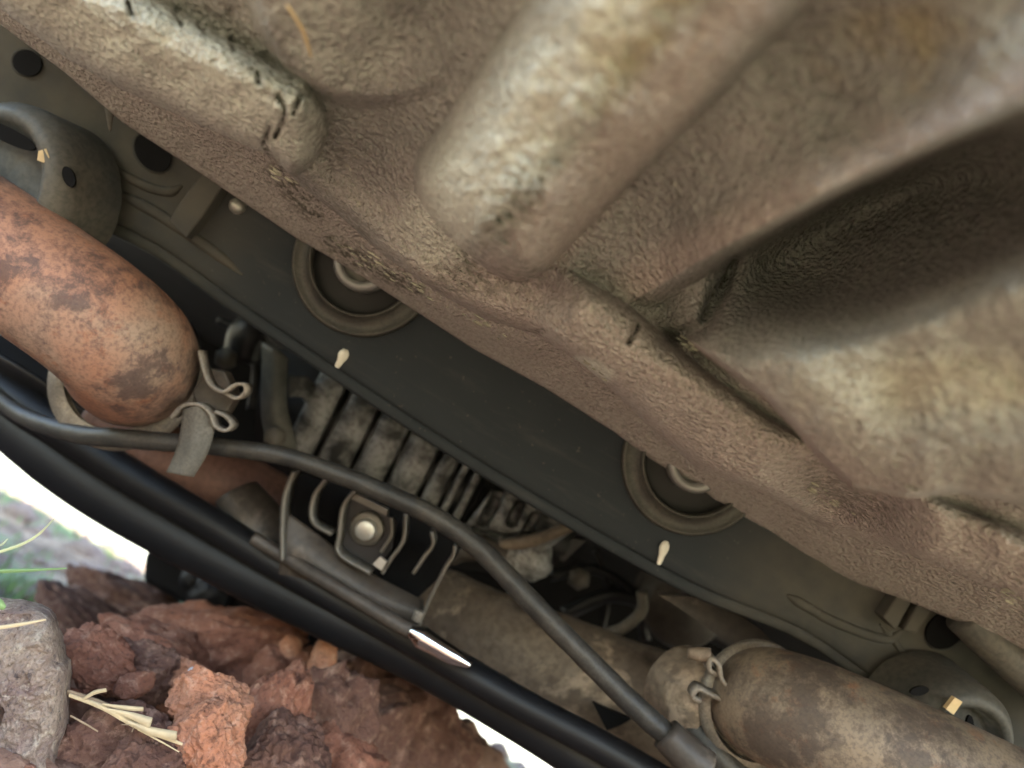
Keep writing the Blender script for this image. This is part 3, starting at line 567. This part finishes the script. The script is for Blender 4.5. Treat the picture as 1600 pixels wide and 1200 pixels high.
# ------------------------------------------------------------------ slotted bracket under the gearbox
bk = empty('slotted_bracket', P(570, 860, .5)); bk.parent = car; bk.location = ORG[bk.name]-ORG['car']; bk['label'] = 'dark slotted bracket with bent steel strips and one bolt'
for k, s in enumerate(([(464, 735), (450, 772), (446, 820), (446, 872)], [(516, 742), (494, 775), (493, 812), (522, 832)], [(560, 762), (540, 788), (534, 830), (534, 862), (582, 892)], [(612, 808), (612, 835), (596, 862)], [(636, 800), (632, 842), (612, 872), (600, 892)], [(676, 828), (678, 848), (664, 868), (648, 892)], [(712, 850), (708, 868), (694, 890), (660, 962), (652, 990)])):
    w = [.018, .016, .016, .006, .016, .016, .014][k]; ribbon([(x, y, .50) for x, y in s], w, 'bent_strip', MT['edge'], bk, n=50, th=.0024)
V, Fc = prism([P(x, y, .535) for x, y in ((450, 738), (560, 762), (725, 850), (700, 890), (652, 935), (590, 915), (500, 870), (452, 875))], FW*.004); mesh('cavity_shade', V, Fc, MT['void'], bk, smooth=False)  # black sheet added so the cavities between the strips look dark
V, Fc = prism([P(x, y, .506) for x, y in ((548, 775), (620, 815), (612, 858), (588, 890), (535, 862), (535, 810))], FW*.003); mesh('bolt_plate', V, Fc, MT['darksteel'], bk, smooth=False)
V, Fc = prism([P(x, y, .497) for x, y in ((548, 768), (606, 796), (604, 806), (546, 778))], FW*.006); mesh('ledge', V, Fc, MT['edge'], bk, smooth=False)
c = P(573, 826, .503); V, Fc = lathe([(.006, .001), (.0105, .0015), (.0115, .0), (.0115, -.002)], c, PN, 40); mesh('washer', V, Fc, MT['edge'], bk)
V, Fc = lathe([(0, .007), (.0055, .007), (.0068, .006), (.0072, -.001)], c, PN, 24); mesh('bolt', V, Fc, MT['bolt'], bk)
V, Fc = loft([[P(448, 800, .505), P(500, 838, .508), P(560, 885, .508), P(660, 940, .51)], [P(440, 860, .500), P(500, 890, .498), P(580, 935, .498), P(660, 965, .50)], [P(436, 910, .51), P(500, 940, .51), P(570, 975, .51), P(650, 1005, .51)]], 20, 40); mesh('lower_shell', V, Fc, MT['browndark'], bk, thick=.003)
V, Fc = prism([P(x, y, .488) for x, y in ((582, 882), (594, 870), (604, 878), (596, 892))], FW*.003); mesh('silver_scrap', V, Fc, MT['bolt'], bk, smooth=False)
V, Fc = tube([P(656, 955, .488), P(650, 970, .488)], [.0035, .003], 10, 8); mesh('clip_end', V, Fc, MT['clip'], bk)
# clamp rod with a polished end catching the sky
V, Fc = tube([P(395, 840, .50), P(450, 873, .50), P(540, 926, .48), P(620, 974, .465), P(650, 990, .46)], .0045, 14, 50); mesh('rod', V, Fc, MT['browndark'], car)
V, Fc = tube([P(640, 985, .458), P(665, 999, .458), P(700, 1020, .458), P(735, 1040, .458)], [.0030, .0070, .0060, .0055, .002], 20, 40); mesh('polished_rod_end', V, Fc, MT['shiny'], car, label='bright polished metal rod end glinting cyan white')

# ------------------------------------------------------------------ hose, lower bars, splash guard
hp = [(-60, 560, .52), (20, 640, .50), (110, 676, .475), (180, 684, .46), (250, 690, .455), (340, 698, .455), (440, 712, .455), (520, 738, .455), (600, 770, .45), (680, 808, .445), (750, 858, .44), (820, 930, .435), (900, 1012, .43), (980, 1092, .425), (1055, 1160, .42)]
V, Fc = tube([P(*p) for p in hp], [.0046, .0058, .0058, .0056, .0054, .0058, .0060, .0062, .0062, .0064], 24, 180, rough=.06, rscale=90)
hz = mesh('hose', V, Fc, MT['hose'], car, label='long black rubber hose crossing in front of the gearbox')
V, Fc = tube([P(1040, 1146, .418), P(1075, 1180, .416), P(1100, 1200, .416)], [.009, .010, .010], 20, 14); mesh('hose_sleeve', V, Fc, MT['browndark'], hz)
V, Fc = tube([P(1080, 1130, .45), P(1120, 1180, .44), P(1180, 1240, .44)], .009, 16, 20); mesh('hose', V, Fc, MT['hose'], car)
dB = .66
bar = [(-330, 420, .62), (-120, 560, .61), (-20, 626, .60), (60, 690, .585), (150, 758, .57), (270, 832, .555), (400, 903, .54), (520, 962, .52), (640, 1018, .505), (780, 1098, .49), (900, 1172, .475), (1100, 1310, .46)]
V, Fc = tube([P(*p) for p in bar], [.018, .020, .022, .023, .021, .018, .017, .017, .016, .016, .016], 32, 160); mesh('lower_crossbar', V, Fc, MT['black'], car, label='thick glossy black lower crossbar above the bright gap')
bar2 = [(-300, 340, .60), (-100, 520, .585), (0, 606, .575), (90, 668, .565), (200, 742, .55), (330, 818, .53), (480, 910, .51), (640, 1000, .485), (800, 1092, .465), (950, 1172, .45), (1150, 1290, .44)]
V, Fc = tube([P(*p) for p in bar2], [.013, .014, .015, .013, .011, .009, .009, .009, .009], 28, 160); mesh('upper_crossbar', V, Fc, MT['black'], car, label='thinner black bar running above the lower crossbar')
V, Fc = tube([P(450, 905, .56), P(560, 968, .55), P(660, 1022, .545)], [.003, .0045, .0045, .003], 12, 30); mesh('bar_rib', V, Fc, MT['black'], car)
for (x, y, s) in ((150, 715, 14), (262, 765, 18), (345, 798, 8)):
    V, Fc = tube([P(x-s, y-s*.62, .57), P(x, y, .565), P(x+s, y+s*.62, .57)], [.001, .0035, .003, .001], 12, 14); mesh('chrome_clip', V, Fc, MT['bolt'], car)
gpts = [(238, 838, .80), (225, 870, .80), (222, 908, .80), (330, 968, .80), (450, 1010, .80), (560, 1040, .80), (690, 1075, .80), (640, 1000, .80), (450, 900, .80)]
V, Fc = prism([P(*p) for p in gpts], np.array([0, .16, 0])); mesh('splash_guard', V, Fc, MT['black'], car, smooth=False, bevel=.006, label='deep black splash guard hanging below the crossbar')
for (x, y, r) in ((330, 925, .022), (460, 990, .016), (300, 905, .012)):
    v, f = ICO[4]; v = v*(1+.2*fbm(v*1.7+x, 2))[:, None]*[r, r*.6, r]+P(x, y, .79); mesh('guard_bulge', v, f, MT['black'], car)

# ------------------------------------------------------------------ rocks, clods
def stone(name, px, py, d, size, mat, label, cat, group=None, lv=5, ang=.35, rough=.18, seed=0, stretch=(1, 1, 1), rot=0, facets=9):
    v, f = ICO[lv]; rs = np.random.RandomState(seed+100); v = v.copy()
    # cut by random planes: broken faces
    for k in range(facets):
        nn = rs.normal(size=3); nn /= np.linalg.norm(nn); h = rs.uniform(.55, .9); e = v@nn-h; v = v-np.clip(e, 0, None)[:, None]*nn*.93
    v = v*(1+rough*fbm(v*2.2+rs.rand(3)*40, 5, .55)+rough*.35*ridged(v*5+rs.rand(3)*40, 3))[:, None]*np.array(stretch)
    c_, s_ = math.cos(rot), math.sin(rot); x, z = v[:, 0].copy(), v[:, 2].copy(); v[:, 0] = c_*x-s_*z; v[:, 2] = s_*x+c_*z
    return mesh(name, v*size+P(px, py, d), f, MT[mat], None, label=label, cat=cat, group=group)
# the big rock: split face with a bright edge on the right
prof = [(-60, 930), (20, 936), (44, 938), (82, 953), (96, 985), (104, 1022), (112, 1035), (109, 1085), (108, 1130), (97, 1165), (94, 1200), (92, 1280), (-60, 1300)]
rows = []; nP = 160
outl = catmull([(*p, 0) for p in prof], nP)[:, :2]; cc = np.array([10, 1110.])
for s, dd in ((0, .330), (.3, .332), (.6, .336), (.80, .341), (.93, .349), (1.0, .365), (1.0, .40), (.9, .43)):
    rows.append([P(cc[0]+(q[0]-cc[0])*s, cc[1]+(q[1]-cc[1])*s, dd) for q in outl])
R = np.array([catmull(np.array(rows)[:, j], 110) for j in range(nP)]).transpose(1, 0, 2).reshape(-1, 3)
R = R+(-FW*.9+RT*.3)*(.0046*fbm(R*60, 6, .65)+.0034*ridged(R*130, 4)-.001)[:, None]
mesh('rock', R, gridf(110, nP), MT['rock'], None, label='large craggy grey brown rock filling the lower left corner', cat='rock')
G = 'broken soil clods under the car'
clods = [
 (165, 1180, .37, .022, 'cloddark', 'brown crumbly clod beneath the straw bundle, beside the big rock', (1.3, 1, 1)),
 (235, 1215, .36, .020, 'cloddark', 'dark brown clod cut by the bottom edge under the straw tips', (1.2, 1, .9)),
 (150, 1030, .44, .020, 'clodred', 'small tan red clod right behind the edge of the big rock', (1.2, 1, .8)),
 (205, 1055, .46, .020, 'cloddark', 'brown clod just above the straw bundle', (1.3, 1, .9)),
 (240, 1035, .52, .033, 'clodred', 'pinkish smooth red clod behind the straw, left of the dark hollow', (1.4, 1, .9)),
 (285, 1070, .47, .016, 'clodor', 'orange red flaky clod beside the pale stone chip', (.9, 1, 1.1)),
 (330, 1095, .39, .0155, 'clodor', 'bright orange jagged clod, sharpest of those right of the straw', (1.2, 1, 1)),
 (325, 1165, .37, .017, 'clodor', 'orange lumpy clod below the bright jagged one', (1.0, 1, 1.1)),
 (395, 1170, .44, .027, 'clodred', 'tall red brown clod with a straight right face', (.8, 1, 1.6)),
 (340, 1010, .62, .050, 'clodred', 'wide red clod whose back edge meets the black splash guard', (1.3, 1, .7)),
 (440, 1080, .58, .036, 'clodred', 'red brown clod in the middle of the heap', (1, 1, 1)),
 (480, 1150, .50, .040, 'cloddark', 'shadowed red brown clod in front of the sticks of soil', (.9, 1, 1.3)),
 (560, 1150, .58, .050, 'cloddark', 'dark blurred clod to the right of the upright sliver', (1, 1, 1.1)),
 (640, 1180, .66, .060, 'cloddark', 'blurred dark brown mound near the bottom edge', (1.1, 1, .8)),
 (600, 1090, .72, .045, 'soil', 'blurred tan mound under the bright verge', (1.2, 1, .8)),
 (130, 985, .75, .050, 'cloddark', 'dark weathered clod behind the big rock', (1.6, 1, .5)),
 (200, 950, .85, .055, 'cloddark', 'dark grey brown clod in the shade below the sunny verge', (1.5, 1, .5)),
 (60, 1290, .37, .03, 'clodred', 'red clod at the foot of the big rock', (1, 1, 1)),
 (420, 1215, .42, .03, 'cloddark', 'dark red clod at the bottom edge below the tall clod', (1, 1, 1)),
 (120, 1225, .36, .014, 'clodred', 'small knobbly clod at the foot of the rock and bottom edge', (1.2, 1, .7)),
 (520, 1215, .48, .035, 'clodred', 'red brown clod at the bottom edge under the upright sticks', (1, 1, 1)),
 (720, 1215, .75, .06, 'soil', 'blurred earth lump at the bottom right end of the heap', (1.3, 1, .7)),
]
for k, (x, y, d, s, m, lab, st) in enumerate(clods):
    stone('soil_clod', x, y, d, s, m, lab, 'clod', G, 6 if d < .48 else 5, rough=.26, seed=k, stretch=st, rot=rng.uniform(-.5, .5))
stone('stone_chip', 295, 1075, .445, .0065, 'pale', 'pale whitish stone chip between orange clods', 'stone', None, 4, seed=51, stretch=(.7, .5, 1.7), rot=.6)
stone('stone_chip', 180, 1022, .48, .0085, 'pale', 'pale grey chip lying on the pinkish clod', 'stone', None, 4, seed=52, stretch=(1.3, .6, .8), rot=.4)
stone('stone_chip', 210, 1070, .42, .0075, 'clodred', 'small brown wedge standing above the straw bundle', 'stone', None, 4, seed=53, stretch=(.9, .6, 1.4), rot=-.7)
def sliver(pts, rad, mat, label, **k):
    V, Fc = tube([P(*p) for p in pts], rad, 16, 60, rough=.5, rscale=70); return mesh('soil_sliver', V, Fc, MT[mat], None, label=label, cat='soil sliver', group='upright slivers of soil', **k)
sliver([(492, 1130, .55), (500, 1060, .55), (508, 1010, .55), (512, 990, .55)], [.012, .010, .008, .0012], 'clodor', 'pointed orange brown sliver standing tallest against the black bar')
sliver([(450, 1130, .58), (446, 1060, .58), (447, 1010, .58), (440, 1000, .58)], [.014, .012, .010, .003], 'clodor', 'blunt brown sliver left of the tallest pointed one')
sliver([(440, 1260, .47), (443, 1160, .48), (441, 1085, .50)], [.006, .005, .003], 'clodred', 'thin red stick of soil left of the longest upright stick')
sliver([(478, 1260, .46), (484, 1160, .47), (502, 1050, .50)], [.006, .006, .004], 'clodred', 'longest upright reddish stick of soil in the heap')
sliver([(458, 1260, .46), (470, 1190, .46), (486, 1130, .47)], [.004, .004, .003], 'clodred', 'short leaning stick of soil between two taller ones')
# straw bundle
st = empty('straw_bundle', P(180, 1110, .355), 'bundle of pale broken straw stalks sticking out from the big rock', 'straw')
def blade(pts, w, mat, par=None, name='stalk', n=14, **k):
    Q = catmull([P(*p) for p in pts], n); T = np.gradient(Q, axis=0); sd = np.cross(T, FW); sd /= np.linalg.norm(sd, axis=1)[:, None]
    ww = np.interp(np.linspace(0, 1, n), np.linspace(0, 1, len(w)), w)[:, None]*(.72 if mat.startswith('straw') else 1); V = np.vstack([Q-sd*ww, Q-FW*ww*.5, Q+sd*ww, Q+FW*ww*.3]).reshape(4, n, 3)
    V = np.concatenate([V, V[:1]]).reshape(-1, 3); return mesh(name, V, gridf(5, n), MT[mat], par, **k)
for p, w, m in (([(105, 1080, .352), (150, 1096, .350), (200, 1120, .348), (245, 1150, .346)], [.0014, .0020, .0022, .0016], 'strawd'),
                ([(108, 1086, .350), (160, 1105, .348), (215, 1135, .345), (285, 1163, .343)], [.0012, .0018, .0020, .0010], 'straw'),
                ([(160, 1100, .346), (195, 1106, .345), (224, 1108, .344)], [.0006, .0016, .0014], 'straw'),
                ([(170, 1108, .343), (205, 1118, .342), (236, 1130, .341)], [.0006, .0022, .0036], 'straw'),
                ([(200, 1128, .342), (235, 1142, .341), (276, 1150, .340)], [.0008, .0028, .0030], 'straw'),
                ([(130, 1092, .348), (148, 1082, .347), (166, 1078, .346)], [.0008, .0014, .0012], 'straw'),
                ([(215, 1140, .343), (250, 1158, .342), (280, 1175, .341)], [.0004, .0006, .0003], 'straw'),
                ([(190, 1132, .343), (208, 1134, .342), (206, 1144, .342)], [.0003, .0003, .0003], 'strawd'),
                ([(110, 1118, .352), (135, 1132, .352), (153, 1143, .352)], [.0007, .0007, .0005], 'strawd')): blade(p, w, m, st)
blade([(-12, 982, .318), (30, 976, .318), (72, 968, .318)], [.0012, .0011, .0004], 'straw', None, 'straw_stalk', label='single pale straw lying across the top of the big rock', cat='straw')
GB = 'grass blades poking in from the left'
blade([(-20, 893, .36), (40, 891, .36), (104, 888, .36)], [.0011, .0009, .0003], 'grass', None, 'grass_blade', label='straight green grass blade pointing right just above the big rock', cat='grass blade', group=GB)
blade([(-20, 868, .40), (30, 852, .40), (60, 835, .40), (85, 810, .40)], [.0009, .0007, .0006, .0002], 'grassdry', None, 'grass_blade', label='curved pale dry grass blade reaching highest at the left edge', cat='grass blade', group=GB)
blade([(-20, 850, .40), (0, 852, .40), (12, 842, .40)], [.0006, .0005, .0002], 'grassdry', None, 'grass_blade', label='tiny dry grass tip at the left edge above the others', cat='grass blade', group=GB)
blade([(-15, 938, .33), (-2, 944, .33), (8, 950, .33)], [.003, .0025, .001], 'grass', None, 'grass_blade', label='bright green blade tip touching the top left of the big rock', cat='grass blade', group=GB)
# low grass on the sunny verge
gr = []
def tuft(x, y, n, hgt, sp):
    z = float(ground_h(np.array([x]), np.array([y]))[0])
    for k in range(n):
        a = rng.uniform(0, 6.28); b = np.array([x+rng.normal(0, sp), y+rng.normal(0, sp), z-.01]); l = hgt*rng.uniform(.5, 1.1); o = np.array([math.cos(a), math.sin(a), 0])*l*rng.uniform(.2, .7)
        s = np.array([-math.sin(a), math.cos(a), 0])*.0022
        gr.append((np.array([b-s, b+s, b+o*.4+[0, 0, l*.7]+s*.8, b+o*.4+[0, 0, l*.7]-s*.8, b+o+[0, 0, l*.85]]), [[0, 1, 2, 3], [3, 2, 4]]))
q = P(110, 880, 1.15); tuft(q[0], q[1], 110, .055, .035); q = P(20, 800, 1.3); tuft(q[0], q[1], 70, .045, .06)
for k in range(420):
    x = rng.uniform(-2.4, .4); y = rng.uniform(1.25, 3.2); tuft(x, y, 7, .028, .02)
V, Fc = join(*gr); mesh('grass', V, Fc, MT['grass'], None, smooth=False, kind='stuff', label='short green grass tufts on the sunny verge', cat='grass')
# pebbles
pb = []
for k in range(1500):
    x = rng.uniform(-.5, .4); y = rng.uniform(.22, 1.1); z = float(ground_h(np.array([x]), np.array([y]))[0]); r = rng.uniform(.001, .0045)*(1+y)
    v, f = ICO[2]; v = v*(1+.35*fbm(v*1.5+k, 2))[:, None]*[1, 1, .7]*r+[x, y, z]; pb.append((v, f))
for k in range(900):
    x = rng.uniform(-1.7, .5); y = rng.uniform(.95, 2.6); z = float(ground_h(np.array([x]), np.array([y]))[0]); r = rng.gamma(2, .006)
    v, f = ICO[2]; v = v*(1+.35*fbm(v*1.5+k, 2))[:, None]*[1, 1, .8]*r+[x, y, z]; pb.append((v, f))
gv = pb[1500:]; pb = pb[:1500]
V, Fc = join(*gv); mesh('gravel', V, Fc, MT['rock'], None, kind='stuff', label='grey and tan gravel on the verge beyond the car', cat='gravel')
V, Fc = join(*pb); mesh('soil_crumbs', V, Fc, MT['clodred'], None, kind='stuff', label='loose crumbs of red soil scattered over the ground', cat='soil crumbs')
